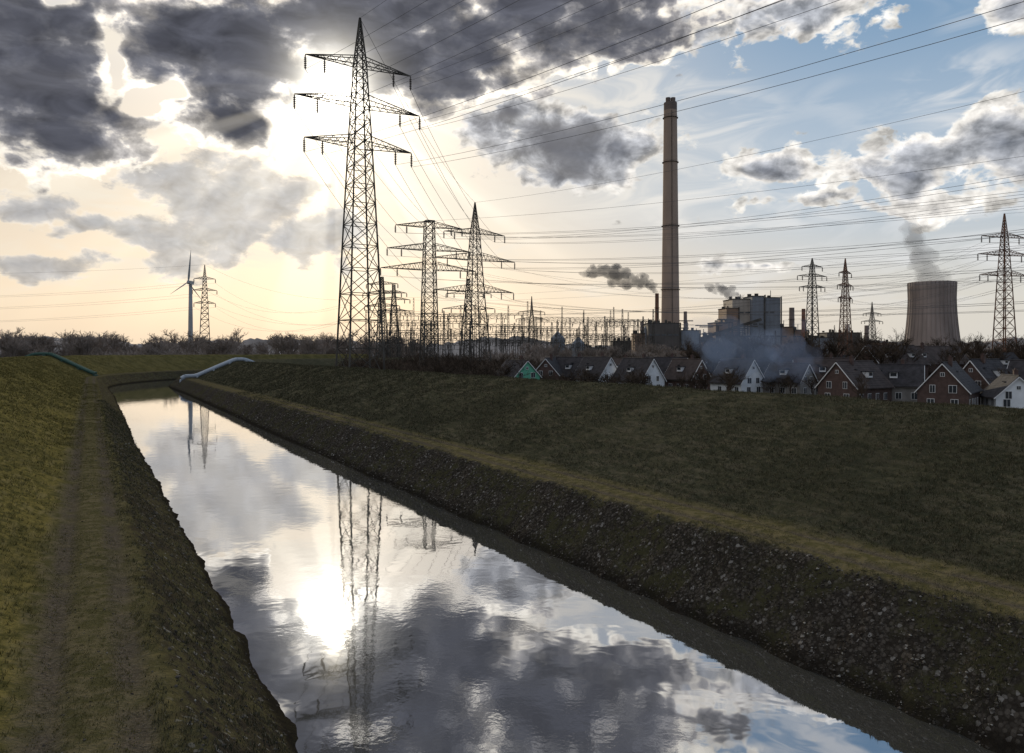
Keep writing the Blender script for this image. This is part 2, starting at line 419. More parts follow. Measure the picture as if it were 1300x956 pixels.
# water
m,t,b=new_mat('canal_water',True)
g=t.nodes.new('ShaderNodeNewGeometry'); P=S(t,g.outputs['Position'])
w1=noise(t,P,0.7,2,0.5,0.3,dim='2D'); w2=noise(t,P,5.0,3,0.5,dim='2D'); pat=noise(t,P,0.10,2,0.55,0.8,dim='2D')
hh=w1*0.75+w2*0.22*pat.step(0.46,0.62)
bn=t.nodes.new('ShaderNodeBump'); bn.inputs['Strength'].default_value=1.0; bn.inputs['Distance'].default_value=0.0055
t.links.new(hh.k,bn.inputs['Height'])
b.inputs[0].default_value=(0.055,0.055,0.050,1)
gl=t.nodes.new('ShaderNodeBsdfGlossy'); gl.inputs['Color'].default_value=(0.93,0.95,1,1); gl.inputs['Roughness'].default_value=0.025
fr=t.nodes.new('ShaderNodeFresnel'); fr.inputs[0].default_value=1.45
for q in(b,gl,fr): t.links.new(bn.outputs[0],q.inputs['Normal'])
fac=(S(t,fr.outputs[0])*0.62+0.46).min(0.92)
mx=t.nodes.new('ShaderNodeMixShader'); t.links.new(fac.k,mx.inputs[0]); t.links.new(b.outputs[0],mx.inputs[1]); t.links.new(gl.outputs[0],mx.inputs[2])
t.links.new(mx.outputs[0],t.nodes['Material Output'].inputs[0])
s2=np.concatenate([np.arange(-40,240,10.0),np.arange(240,468,4.0)]); t2=np.linspace(3.0,21.4,8)
a2,b2=np.meshgrid(s2,t2,indexing='ij'); x2,y2=pos(a2,b2)
grid_mesh('canal_water',x2,y2,np.zeros_like(x2),a2,b2,[m])

# ground
gm=mat('field_grass_ground',(0.04,0.045,0.02),0.95,0.4,0.02,c2=(0.085,0.08,0.045))
mb=MB(); mb.poly([(-6000,-6000,-1),(6000,-6000,-1),(6000,9000,-1),(-6000,9000,-1)]); mb.obj('ground',[gm])

def tri_mesh(name,V,F,mats):
    me=bpy.data.meshes.new(name)
    me.vertices.add(len(V)); me.vertices.foreach_set('co',V.ravel())
    me.loops.add(F.size); me.loops.foreach_set('vertex_index',F.ravel().astype(np.int32))
    me.polygons.add(len(F)); me.polygons.foreach_set('loop_start',np.arange(0,F.size,3,dtype=np.int32)); me.polygons.foreach_set('loop_total',np.full(len(F),3,dtype=np.int32))
    me.update(calc_edges=True)
    for q in mats: me.materials.append(q)
    o=bpy.data.objects.new(name,me); col.objects.link(o); return o
def island_mat(name,stops,rough=0.9):
    m,t,b=new_mat(name,True); g=t.nodes.new('ShaderNodeNewGeometry')
    cc=ramp(t,S(t,g.outputs['Random Per Island']),stops); t.links.new(cc.k,b.inputs[0])
    return m
def tufts(name,N,tr,mats,smin=12,smax=140,hmin=0.05,hmax=0.16,thr=-0.15):
    u=rng.random(N); s=smin*(smax/smin)**u; t=tr[0]+(tr[1]-tr[0])*rng.random(N)
    keep=(fbm(s*0.4,t*0.6,3)+0.25*rng.standard_normal(N))>thr; s=s[keep]; t=t[keep]; N=len(s)
    X,Y=pos(s,t); Z=height(s,t)
    K=5
    X=np.repeat(X,K); Y=np.repeat(Y,K); Z=np.repeat(Z,K); n=N*K; sc=np.repeat(np.clip(s/45,0.8,3.0),K)
    X=X+rng.normal(0,0.06,n)*sc; Y=Y+rng.normal(0,0.06,n)*sc
    a=rng.random(n)*6.283; h=(hmin+(hmax-hmin)*rng.random(n)**1.5)*sc**0.5; wd=(0.008+0.012*rng.random(n))*sc
    lx=rng.normal(0,0.5,n)*h; ly=rng.normal(0,0.5,n)*h
    V=np.empty((n,3,3))
    V[:,0]=np.stack([X-np.cos(a)*wd,Y-np.sin(a)*wd,Z-0.03],-1); V[:,1]=np.stack([X+np.cos(a)*wd,Y+np.sin(a)*wd,Z-0.03],-1)
    V[:,2]=np.stack([X+lx,Y+ly,Z+h],-1)
    return tri_mesh(name,V.reshape(-1,3),np.arange(n*3).reshape(-1,3),mats)
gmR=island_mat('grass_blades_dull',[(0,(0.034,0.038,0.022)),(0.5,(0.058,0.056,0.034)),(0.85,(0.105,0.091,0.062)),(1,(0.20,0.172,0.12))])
gmL=island_mat('grass_blades_lit_tint',[(0,(0.065,0.062,0.022)),(0.6,(0.135,0.114,0.042)),(1,(0.21,0.175,0.08))])  # left-side blades, sunlight put into the colour as warmer, brighter tones
tufts('grass',80000,(25.5,38.8),[gmR],12,240)
tufts('grass',46000,(-13.5,-1.3),[gmL],5,300)
tufts('grass',14000,(1.1,4.2),[gmR],9,130,0.03,0.09,-.2)
tufts('grass',12000,(20.3,23.0),[gmR],12,120,0.03,0.10,0.05)
tufts('grass',20000,(-1.3,1.3),[gmL],9,200,0.015,0.05,-.1)
tufts('grass',12000,(22.8,25.7),[gmR],12,150,0.015,0.05,-.1)
def stones(name,N,tr,mats,smin=13,smax=120,mx=0.08):
    u=rng.random(N); s=smin*(smax/smin)**u; t=tr[0]+(tr[1]-tr[0])*rng.random(N)
    X,Y=pos(s,t); Z=height(s,t)
    base=np.array([[1,0,0],[0,1,0],[-1,0,0],[0,-1,0],[0,0,1],[0,0,-1]],float)
    fc=np.array([[0,1,4],[1,2,4],[2,3,4],[3,0,4],[1,0,5],[2,1,5],[3,2,5],[0,3,5]])
    sz=(0.025+mx*rng.random(N)**3)*np.clip(s/40,.8,1.6)
    V=base[None]*(0.6+0.7*rng.random((N,6,1)))*sz[:,None,None]
    V[:,:,2]*=0.6
    V+=rng.normal(0,0.15,V.shape)*sz[:,None,None]
    a=rng.random(N)*6.28; ca=np.cos(a)[:,None]; sn=np.sin(a)[:,None]
    x=V[:,:,0]*ca-V[:,:,1]*sn; y=V[:,:,0]*sn+V[:,:,1]*ca; V[:,:,0]=x+X[:,None]; V[:,:,1]=y+Y[:,None]; V[:,:,2]+=Z[:,None]
    F=(fc[None]+6*np.arange(N)[:,None,None]).reshape(-1,3)
    return tri_mesh(name,V.reshape(-1,3),F,mats)
stm=island_mat('rubble_stone',[(0,(0.03,0.027,0.024)),(0.65,(0.066,0.059,0.052)),(0.94,(0.11,0.10,0.09)),(1,(0.30,0.29,0.27))])
stones('rubble_stones',15000,(19.9,22.7),[stm],12,130,.07)
stones('rubble_stones',2500,(1.6,4.5),[stm],9,110,.07)
stones('path_gravel',500,(-1.0,1.2),[stm],9,80,.03)

# ------------------------------------------------------------------ pylons
def pylon(name,bt,y,H,base,arms,rot,thick=1.0,matn='steel',body=None,flat=False,panels=None,ins=True):
    mb=MB(); prof=body or [(0,base),(arms[0][0],base*0.50),(arms[-1][0],base*0.27),(H,0.12 if not flat else base*0.22)]
    zz=[p[0] for p in prof]; ww=[p[1] for p in prof]
    hw=lambda z: float(np.interp(z,zz,ww))
    L=[0.0]; z=0
    while z<H-1.0:
        z+=max(1.7*hw(z)*(0.95 if z<arms[0][0] else 1.0),1.3); L.append(min(z,H))
    if L[-1]<H: L.append(H)
    cs=[(-1,-1),(1,-1),(1,1),(-1,1)]
    tl=0.13*thick; tb=0.065*thick
    for i in range(len(L)-1):
        z0,z1=L[i],L[i+1]; a,b_=hw(z0),hw(z1)
        for k in range(4):
            c0=cs[k]; c1=cs[(k+1)%4]
            mb.prism((c0[0]*a,c0[1]*a,z0),(c0[0]*b_,c0[1]*b_,z1),tl*(1.25-0.6*z0/H))
            mb.prism((c0[0]*a,c0[1]*a,z0),(c1[0]*b_,c1[1]*b_,z1),tb,n=3)
            mb.prism((c1[0]*a,c1[1]*a,z0),(c0[0]*b_,c0[1]*b_,z1),tb,n=3)
            mb.prism((c0[0]*b_,c0[1]*b_,z1),(c1[0]*b_,c1[1]*b_,z1),tb,n=3)
    pts=[]
    im=MB()
    for z,hl in arms:
        d=hw(z); hgt=max(1.6,hl*0.16)
        for sg in(-1,1):
            tip=(sg*hl,0,z+0.15)
            n=max(4,int(hl/1.8))
            for yy in(-d,d):
                mb.prism((sg*d,yy,z),tip,tb*1.2); mb.prism((sg*hw(z+hgt),yy*hw(z+hgt)/d,z+hgt),tip,tb*1.2)
                for j in range(n):
                    f0=j/n; f1=(j+0.5)/n; f2=(j+1)/n
                    lo=lambda f:(sg*(d+(hl-d)*f),yy*(1-f),z+0.15*f)
                    up=lambda f:(sg*(d+(hl-d)*f),yy*(1-f)*0.9,z+hgt+(0.15-hgt)*f)
                    mb.prism(lo(f0),up(f1),tb*0.7,n=3); mb.prism(up(f1),lo(f2),tb*0.7,n=3)
            for j in range(n):
                f0=j/n; f2=(j+1)/n
                mb.prism((sg*(d+(hl-d)*f0),-d*(1-f0),z),(sg*(d+(hl-d)*f2),d*(1-f2),z+.1),tb*0.7,n=3)
            for f in((1.0,0.62) if hl>8 else (1.0,)):
                px=sg*(d+(hl-d)*f); pl=2.6*min(1,H/60)
                im.prism((px,0,z),(px,0,z-pl),0.10*thick,n=5)
                for q in range(6): im.prism((px,0,z-pl*(0.2+q*0.13)),(px,0,z-pl*(0.2+q*0.13)-0.08),0.2*thick,n=6,cap=True)
                pts.append((px,0,z-pl))
    pts.append((0,0,H))
    e=empty(name,at(bt,y),rot)
    mb.obj('lattice_frame',[matn],parent=e)
    if ins: im.obj('insulators',['insul'],parent=e)
    f=MB()
    for c0 in cs: f.box((c0[0]*base,c0[1]*base,0.3),(0.9,0.9,1.0))
    f.obj('footings',['beige'],parent=e)
    ca,sn=math.cos(rot),math.sin(rot); ox,oy,oz=at(bt,y)
    return [Vector((ox+p[0]*ca-p[1]*sn,oy+p[0]*sn+p[1]*ca,oz+p[2])) for p in pts]
wires=MB()
def wire(a,b,sag,r=0.035,n=26):
    a=Vector(a); b=Vector(b); pr=None
    for i in range(n+1):
        f=i/n; p=a.lerp(b,f); p.z-=4*sag*f*(1-f)
        if pr is not None: wires.prism(pr,p,r,n=3)
        pr=p
def span(P1,P2,sag,r=0.035):
    for a,b in zip(P1,P2): wire(a,b,sag if a is not P1[-1] else sag*0.7,r)
def virt(P1,delta,rot2=0.0,dz=0.0):
    c=sum(P1,Vector())/len(P1); R_=Matrix.Rotation(rot2,3,'Z')
    return [R_@(p-c)+c+Vector((delta[0],delta[1],dz)) for p in P1]

A_main=[(50.2,10.8),(57.8,12.6),(65.4,10.6)]
r0=math.radians(33)
Pm=pylon('electricity_pylon',-0.193,150,74.6,3.75,A_main,r0,1.35,body=[(0,3.75),(30,2.6),(50,1.75),(66,0.95),(74.6,0.1)])
span(Pm,virt(Pm,(185,-280)),11,0.033)
P3=pylon('electricity_pylon',-0.047,300,68.0,5.0,[(34.0,17.0),(46.0,17.5),(56.0,13.0)],math.radians(30),1.7,body=[(0,5.0),(34,2.6),(56,1.4),(68,0.1)])
span(P3,virt(P3,(215,-300)),12,0.04)
P2=pylon('electricity_pylon',-0.105,240,51.0,2.6,[(36.0,15.0),(42.0,13.0),(49.0,10.5)],math.radians(22),1.5,body=[(0,2.6),(36,1.7),(51,1.3)],flat=True)
span(P2,virt(P2,(260,-230),0.0,6),12,0.034)
span(Pm,P3,5,0.045)
P6=pylon('electricity_pylon',.625,330,69.0,3.6,[(43,13.5),(51.5,14.5),(59,12.5)],math.radians(18),1.7,'steelred')
P7=pylon('electricity_pylon',.381,500,70.5,3.6,[(52,10),(59,11.5),(65,8)],math.radians(20),2.2,'steel')
P8=pylon('electricity_pylon',.423,500,70.5,3.6,[(45,9),(53,10),(61,8)],math.radians(40),2.2,'steelred')
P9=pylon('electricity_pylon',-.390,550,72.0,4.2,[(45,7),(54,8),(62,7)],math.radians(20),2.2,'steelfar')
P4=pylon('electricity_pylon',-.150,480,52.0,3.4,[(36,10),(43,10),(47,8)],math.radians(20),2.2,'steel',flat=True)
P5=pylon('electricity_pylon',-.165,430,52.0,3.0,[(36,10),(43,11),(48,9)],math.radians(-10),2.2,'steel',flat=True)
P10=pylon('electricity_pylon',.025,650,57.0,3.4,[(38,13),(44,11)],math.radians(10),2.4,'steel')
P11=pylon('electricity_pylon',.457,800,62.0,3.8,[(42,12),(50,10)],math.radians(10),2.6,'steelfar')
P12=pylon('electricity_pylon',-.055,420,50.0,3.0,[(34,14),(42,12)],math.radians(5),2.0,'steel',flat=True)
span(P6,virt(P6,(160,-330),0,0),12,0.045)
span(P7,virt(P6,(0,0)),9,0.04)
span(P3[:8],P6[:8],14,0.033)
span(P5[:6],virt(P5,(330,-250),0,18)[:6],13,0.034)
span(P9,virt(P9,(-420,-40)),12,0.05)
span(P9[:8],P5[:8],14,0.045)
wires.obj('power_line_cables',['wire'])

# ------------------------------------------------------------------ substation
def gantry(bt,y,W,H,rot,nb=3,matn='steel'):
    mb=MB(); 
    for i in range(nb+1):
        x=-W/2+W*i/nb; zz=0
        hh=H*(1.0+0.2*(i%2))
        while zz<hh-0.5:
            z1=min(zz+2.2,hh); wv0=0.9*(1-0.7*zz/hh); wv1=0.9*(1-0.7*z1/hh)
            for c0,c1 in(((-1,-1),(1,-1)),((1,-1),(1,1)),((1,1),(-1,1)),((-1,1),(-1,-1))):
                mb.prism((x+c0[0]*wv0,c0[1]*wv0,zz),(x+c0[0]*wv1,c0[1]*wv1,z1),0.12)
                mb.prism((x+c0[0]*wv0,c0[1]*wv0,zz),(x+c1[0]*wv1,c1[1]*wv1,z1),0.06,n=3)
            zz=z1
    for lev in(0.62,0.95):
        z=H*lev; n=int(W/2)
        for dy_ in(-.6,.6):
            mb.prism((-W/2,dy_,z),(W/2,dy_,z),0.12); mb.prism((-W/2,dy_,z+1.3),(W/2,dy_,z+1.3),0.12)
            for j in range(n):
                x0=-W/2+W*j/n; x1=-W/2+W*(j+1)/n; mb.prism((x0,dy_,z if j%2 else z+1.3),(x1,dy_,z+1.3 if j%2 else z),0.08,n=3)
        for j in range(nb*3):
            x=-W/2+W*(j+.5)/(nb*3); mb.prism((x,0,z),(x,0,z-2.2),0.22,n=5)
            mb.prism((x,0,z-2.2),(x,14,z-2.6),0.07,n=3)
    mb.obj('substation_gantry',[matn],loc=at(bt,y),rot=rot)
for bt,y,W,H,ro in[(-.14,440,34,29,.1),(-.10,470,40,34,.3),(-.075,430,30,28,-.1),(-.05,480,44,33,.15),(-.02,450,30,27,.2),(-.155,500,30,38,.1),
   (.03,520,46,28,.1),(.07,500,40,26,.3),(.105,540,46,32,0),(.13,520,40,29,.2),(.15,500,30,32,.1),(.0,540,40,29,.1),(.30,560,40,22,.1),(.27,520,30,24,.3),(-.12,520,40,30,0),(.05,560,46,34,0),
   (-.09,440,36,24,.5),(-.03,500,50,36,-.1),(-.135,410,26,22,.2),(.015,470,34,24,-.2),(.10,480,44,22,.15),(.14,560,50,34,0),(.08,600,60,38,.1)]:
    gantry(bt,y,W,H,ro)
tm=MB()
for i in range(14):
    bt=-.16+.33*rng.random(); y=430+90*rng.random(); x=bt*y
    hh=12+14*rng.random(); tm.prism((x,y,-1),(x,y,hh),.22,.06,n=5)
    if i%3==0: tm.box((x,y,2.2),(5,4,6))
tm.obj('substation_masts_and_transformers',['steel'])

# ------------------------------------------------------------------ power plant
yc=620
e=empty('power_station_chimney',at(.201,yc))
mb=MB(); mb.ring([(0,7.6),(40,7.0),(80,6.5),(130,5.9),(180,5.4),(201,5.15)],n=40); mb.obj('shaft',['concrete'],parent=e,smooth=True)
mb=MB(); mb.ring([(201,5.18),(207,5.15),(207,4.4)],n=40)
for a in(-1.9,2.0): mb.ring([(200,1.9),(211,1.9),(211,1.5),(208,1.5)],c=(a,-0.4,0),n=20)
mb.obj('crown_and_flues',['concdark'],parent=e,smooth=False)
mb=MB()
for z in(60,110,160,195):
    r=float(np.interp(z,[0,201],[7.6,5.15])); mb.ring([(z,r),(z,r+.8),(z+.25,r+.8),(z+.25,r)],n=40)
    mb.ring([(z+1.1,r+.78),(z+1.2,r+.82)],n=40)
mb.prism((0,-7.9,0),(0,-5.5,200),0.25)
mb.obj('service_platforms',['steel'],parent=e)

def industrial(name,bt,y,boxes,rot=0.0):
    e=empty(name,at(bt,y),rot)
    mb=MB(); wn=MB(); dt=MB()
    for (x,yy,w_,d_,h,mi) in boxes:
        mb.box((x,yy,h/2),(w_,d_,h),mi)
        dt.box((x,yy,h+0.25),(w_+.6,d_+.6,0.5))
        nbz=int(h/9)
        for j in range(nbz):
            z=5+j*9
            if z<h-3 and (j+int(x))%2==0:
                k=max(2,int(w_/4))
                for q in range(k): 
                    if random.random()<.8: wn.box((x-w_/2+w_*(q+.5)/k,yy-d_/2-0.05,z),(w_/k*0.75,0.2,1.2))
        for q in range(int(w_)):
            dt.box((x-w_/2+.5+q,yy-d_/2-.08,h/2),(.12,.12,h))
        for q in range(int(w_/4)):
            dt.box((x-w_/2+2+q*4,yy+random.uniform(-.3,.3)*d_,h+1.4),(random.uniform(1,3),2,random.uniform(1.0,3.5)))
            if random.random()<.4: dt.prism((x-w_/2+2+q*4,yy,h),(x-w_/2+2+q*4,yy,h+random.uniform(3,7)),.25,n=5)
        dt.prism((x+w_/2+.5,yy-d_/2-.4,0),(x+w_/2+.5,yy-d_/2-.4,h*1.02),.5,n=8)
    mb.obj('walls',['indgrey','indbrown','indlight','inddark'],parent=e); wn.obj('window_bands',['glass'],parent=e); dt.obj('roof_plant_and_pipes',['steel'],parent=e)
    return e
industrial('boiler_house',.283,600,[(-12,0,12,20,33,1),(-4,4,9,20,44,1),(4,8,14,22,51,2),(15,2,9,20,53,0),(26,5,13,24,52,0),(-22,6,12,18,22,3),(38,8,14,18,30,1)],0.05)
industrial('turbine_hall',.20,560,[(-6,0,22,20,31,3),(-20,6,10,16,24,1),(12,0,14,18,26,0),(26,6,18,18,18,1),(0,-12,30,10,12,1),(44,4,16,16,22,3)],0.0)
industrial('filter_building',.345,620,[(0,0,30,20,28,1),(24,0,22,20,22,0),(45,5,26,20,26,3),(70,0,26,20,18,1),(95,0,30,20,14,3)],0.0)
industrial('administration_block',.10,640,[(0,0,20,14,14,0),(26,5,16,14,20,3),(-26,0,26,16,12,1),(48,0,14,14,24,3)],0.05)
def silo(bt,y,r,h,name='silo'):
    mb=MB(); mb.ring([(0,r),(h,r),(h+r*1.0,.3)],n=20,cap=True); 
    mb.prism((r,0,0),(r,0,h),.2)
    mb.obj(name,['indgrey'],loc=at(bt,y),smooth=False)
for bt,y,r,h in[(.058,560,5,21),(.084,560,5,17),(.172,560,3,28)]: silo(bt,y,r,h)
def stack(bt,y,r,h,mt='concdark'):
    mb=MB(); mb.ring([(0,r*1.2),(h,r),(h,r*.7)],n=16); mb.ring([(h*.8,r),(h*.8,r+.6),(h*.8+.3,r+.6)],n=16); mb.obj('steel_stack',[mt],loc=at(bt,y),smooth=True)
stack(.184,590,1.4,55,'steelred'); stack(.220,600,1.3,42,'concdark'); stack(.165,590,1.2,34); stack(.355,620,2,46,'concdark'); stack(.425,650,2.2,34,'indlight'); stack(.45,620,1.6,32); stack(.37,600,1.4,44,'steelred')
mb=MB()
for i in range(14):
    x0=115+i*5; z0=12+i*1.6
    mb.prism((x0,585,z0),(x0+5,585,z0+1.6),1.5); 
    if i%3==0: mb.prism((x0,585,-1),(x0,585,z0),.4)
for i in range(120):
    x=100+75*rng.random(); y=560+40*rng.random(); z=6+28*rng.random()
    if i%2: mb.prism((x,y,-1),(x,y,z),.3)
    else: mb.prism((x,y,z),(x+10,y,z),.5)
mb.obj('coal_conveyor',['steel'])

# cooling tower
yt=560
e=empty('cooling_tower',at(.533,yt))
pf=[(z,15.2+4.8*((50-z)/46.0)**1.7 if z<50 else 15.2+0.3*(z-50)/8) for z in np.linspace(5,60.5,16)]
mb=MB(); mb.ring(pf+[(60.5,14.8)]+[(58,14.7)],n=72); mb.obj('shell',['coolc'],parent=e,smooth=True)
mb=MB()
for i in range(36):
    a=2*math.pi*i/36; a2=2*math.pi*(i+.5)/36; a3=2*math.pi*(i+1)/36
    r1=20.6; r2=19.9
    mb.prism((r1*math.cos(a),r1*math.sin(a),0),(r2*math.cos(a2),r2*math.sin(a2),5.1),.4); mb.prism((r1*math.cos(a3),r1*math.sin(a3),0),(r2*math.cos(a2),r2*math.sin(a2),5.1),.4)
mb.obj('diagonal_columns',['concdark'],parent=e)
mb=MB()
for i in range(36):
    a=2*math.pi*i/36
    for (z0,ra_),(z1,rb) in zip(pf[:-1],pf[1:]): mb.prism(((ra_+.1)*math.cos(a),(ra_+.1)*math.sin(a),z0),((rb+.1)*math.cos(a),(rb+.1)*math.sin(a),z1),.22,n=3)
mb.obj('ribs',['coolc'],parent=e)

# ------------------------------------------------------------------ wind turbine
e=empty('wind_turbine',at(-.408,890))
mb=MB(); mb.ring([(0,2.9),(50,2.4),(88,1.8)],n=24,cap=True); mb.obj('tower',['turb'],parent=e,smooth=True)
mb=MB(); mb.box((0,0,89.5),(3.6,11,3.6)); mb.ring([(0,1.9),(1.4,1.5),(2.2,.3)],c=(0,-6.5,88.5),n=16); mb.obj('nacelle',['turb'],parent=e)
mb=MB()
for a in(8,128,248):
    a=math.radians(a); d=Vector((math.sin(a)*.6,-0.25*0,math.cos(a))); sd=Vector((math.cos(a)*.6,0.8,-math.sin(a))).normalized()
    o=Vector((0,-6.6,89.5)); prev=None
    for f,cw in((0,1.0),(.12,2.4),(.2,2.8),(.6,1.8),(1,.4)):
        c_=o+d*(36*f); cur=(c_-sd*cw*.4,c_+Vector((0,-.35,0)),c_+sd*cw*.6,c_+Vector((0,.35,0)))
        if prev:
            for i in range(4): mb.poly([prev[i],prev[(i+1)%4],cur[(i+1)%4],cur[i]])
        prev=cur
mb.obj('rotor_blades',['turb'],parent=e)

# ------------------------------------------------------------------ houses
def house(bt,y,W,L,wh,rh,rotdeg,wall,roof='roof',dorm=0,zb=-1.0,chim=True,name='gabled_house'):
    e=empty(name,at(bt,y,zb),math.radians(rotdeg))
    mb=MB()
    hw=W/2; hl=L/2
    p=[(-hw,-hl,0),(hw,-hl,0),(hw,hl,0),(-hw,hl,0),(-hw,-hl,wh),(hw,-hl,wh),(hw,hl,wh),(-hw,hl,wh),(0,-hl,rh),(0,hl,rh)]
    for f in((0,1,5,8,4),(2,3,7,9,6),(3,0,4,7),(1,2,6,5)): mb.poly([p[i] for i in f])
    mb.obj('walls',[wall],parent=e)
    rf=MB(); sl_=(rh-wh)/hw; ov=0.45; th=0.22
    for sg in(-1,1):
        xe=sg*(hw+ov); ze=wh-sl_*ov; 
        a=[(0,-hl-.35,rh+.06),(xe,-hl-.35,ze+.06),(xe,hl+.35,ze+.06),(0,hl+.35,rh+.06)]
        bq=[(q[0],q[1],q[2]+th) for q in a]
        rf.poly(a); rf.poly(bq)
        for i in range(4): rf.poly([a[i],a[(i+1)%4],bq[(i+1)%4],bq[i]])
        for k in range(1,12):
            f=k/12; x=xe*f; z=(rh+.06+th)*(1-f)+(ze+.06+th)*f
            rf.prism((x,-hl-.35,z+.01),(x,hl+.35,z+.01),.03,n=3)
    rf.prism((0,-hl-.4,rh+th+.08),(0,hl+.4,rh+th+.08),.14,n=6)
    rf.obj('roof',[roof],parent=e)
    fr=MB(); gs=MB()
    def win(x,yy,z,ax,w_=1.1,h_=1.3):
        if ax=='y':
            s_=-1 if yy<0 else 1
            fr.box((x,yy+s_*.04,z),(w_+.16,.08,h_+.16)); gs.box((x,yy+s_*.09,z),(w_,.05,h_)); fr.box((x,yy+s_*.12,z),(.05,.05,h_))
        else:
            s_=-1 if x<0 else 1
            fr.box((x+s_*.04,yy,z),(.08,w_+.16,h_+.16)); gs.box((x+s_*.09,yy,z),(.05,w_,h_)); fr.box((x+s_*.12,yy,z),(.05,.05,h_))
    jit=random.uniform(.20,.27)
    for yy in(-hl,hl):
        for x in(-W*jit,W*jit): win(x,yy,1.7,'y'); win(x*.85,yy,wh+.35,'y',random.choice((.8,1.0,1.2)))
        win(0,yy,rh-1.9,'y',.6,.6)
        for sg in(-1,1): fr.prism((0,yy*(1+.38/hl),rh+.05),(sg*(hw+ov),yy*(1+.38/hl),wh-sl_*ov+.05),.11)
    for x in(-hw,hw):
        for k in range(int(L/3)): win(x,-hl+1.5+k*3,1.7,'x')
    for k in range(dorm):
        for sg in(-1,1):
            yy=-hl+(k+.5)*L/dorm; zc=wh+(rh-wh)*.42; xc=sg*hw*.62
            fr.box((xc,yy,zc+.35),(1.6,1.5,1.2)); gs.box((xc+sg*.82,yy,zc+.5),(.06,1.2,.7)); 
            rf2=gs.box((xc+sg*.1,yy,zc+1.05),(2.1,1.9,.16))
    for sg in(-1,1):
        yy=random.uniform(-.3,.3)*L; f=.35; x=sg*hw*f; z=rh-(rh-wh)*f+.32
        gs.box((x,yy,z+.05),(.8,.8,.12))
    fr.obj('window_frames_and_bargeboards',['frame'],parent=e); gs.obj('window_panes',['glass'],parent=e)
    if chim:
        c_=MB(); c_.box((.5,-hl*.3,rh+.35),(.7,.7,1.7)); c_.box((.5,-hl*.3,rh+1.25),(.85,.85,.12)); c_.box((.5,-hl*.3,rh+1.45),(.3,.3,.3)); c_.obj('chimney_stack',['brickh'],parent=e)
        c_=MB(); c_.prism((hw+.35,-hl,0),(hw+.35,-hl,wh),.06); c_.prism((-hw-.5,-hl,wh-sl_*ov),(-hw-.5,hl,wh-sl_*ov),.08); c_.obj('gutters',['steel'],parent=e)
    return e
house(.006,215,8,11,4.5,8.6,30,'green')
house(.050,235,8,11,4.5,9.0,-20,'brickh','roof')
house(.078,235,7.5,12,4.2,9.2,50,'brickh','roof',1)
house(.108,225,8.2,12,3.8,9.4,32,'white','roof',1)
house(.138,235,7.5,10,4.0,8.8,42,'beige','roofbrown',1)
house(.160,215,8.2,12,3.6,9.1,32,'white','roof',1)
house(.195,225,7.5,12,4.0,9.2,60,'beige','roof',2)
house(.222,215,7.5,10,4.0,8.8,35,'brickh','roofbrown',1)
house(.286,200,8.0,11,3.6,9.0,28,'white','roof',1)
house(.325,215,7.5,12,4.0,8.8,75,'beige','roof',2)
house(.352,195,7.5,10,4.0,8.0,40,'beige','roof',1)
house(.395,200,7.5,12,4.2,9.2,65,'beige','roofbrown',1)
house(.435,168,9.0,13,3.8,8.8,-55,'brickh','roofbrown',1)
house(.485,172,8,11,4.0,8.0,62,'beige','roof',1)
house(.555,150,8.4,14,3.9,8.8,-38,'brickh','roof',0)
house(.60,165,8,12,4.1,9.2,-55,'brickh','roof',1)
house(.632,148,7.4,9,2.8,6.4,-15,'white','roof',0)
house(.675,165,8,12,4.1,9.0,40,'brickh','roof',1)
house(.48,235,10,20,7.5,12.8,-65,'brickh','roofbrown',2)
house(.53,250,10,22,7.5,12.6,-75,'brickh','roofbrown',2)
house(.62,240,9,14,5.5,10.5,-60,'beige','roof',2)
house(.70,200,9,14,5,10,60,'brickh','roof',2)
house(.42,260,9,14,5,9.6,-50,'white','roof',2)
house(.26,260,9,12,5,9.6,50,'brickh','roof',2)
house(.315,250,9,12,5,9.6,-40,'beige','roofbrown',2)

# ------------------------------------------------------------------ bare trees
def tree_mesh(name,seed,H,mt,tw=0.03,spread=1.0,bush=False):
    r=random.Random(seed); mb=MB()
    def br(p,d,l,rad,lev):
        q=p+d*l; mid=p+d*(l*.5)+Vector((r.uniform(-1,1),r.uniform(-1,1),0))*l*.06
        if lev<3:
            mb.prism(p,mid,rad,rad*.8,n=3 if lev else 6); mb.prism(mid,q,rad*.8,rad*.5,n=3 if lev else 6)
        else: mb.prism(p,q,rad,rad*.5,n=3)
        if lev==4: return
        n=[9,6,5,3][lev]
        for i in range(n):
            f=r.uniform(.3 if lev==0 else .2,1.0); 
            base=p.lerp(mid,f*2) if f<.5 else mid.lerp(q,f*2-1)
            a=r.uniform(0,6.283); el=r.uniform(.25,.9)
            nd=(d*(.75)+Vector((math.cos(a),math.sin(a),r.uniform(-.1,.6)))*el*spread).normalized()
            br(base,nd,l*r.uniform(.42,.66)*(1.0 if lev else (1.15-f*.4)),max(rad*.42,tw*.6),lev+1)
    if bush:
        for i in range(5): br(Vector((r.uniform(-1,1),r.uniform(-1,1),0)),Vector((r.uniform(-.5,.5),r.uniform(-.5,.5),1)).normalized(),H*.5,.08,1)
    else: br(Vector((0,0,-.3)),Vector((r.uniform(-.06,.06),r.uniform(-.06,.06),1)).normalized(),H*.55,H*.02,0)
    return mb.mesh(name,[mt])
near_t=[tree_mesh('bare_tree_crown',i,12,'bark',.035) for i in range(4)]
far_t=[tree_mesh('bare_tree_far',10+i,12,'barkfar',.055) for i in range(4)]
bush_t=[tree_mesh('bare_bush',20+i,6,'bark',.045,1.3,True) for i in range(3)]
bushf=[tree_mesh('bare_bush_far',30+i,6,'barkfar',.08,1.3,True) for i in range(3)]
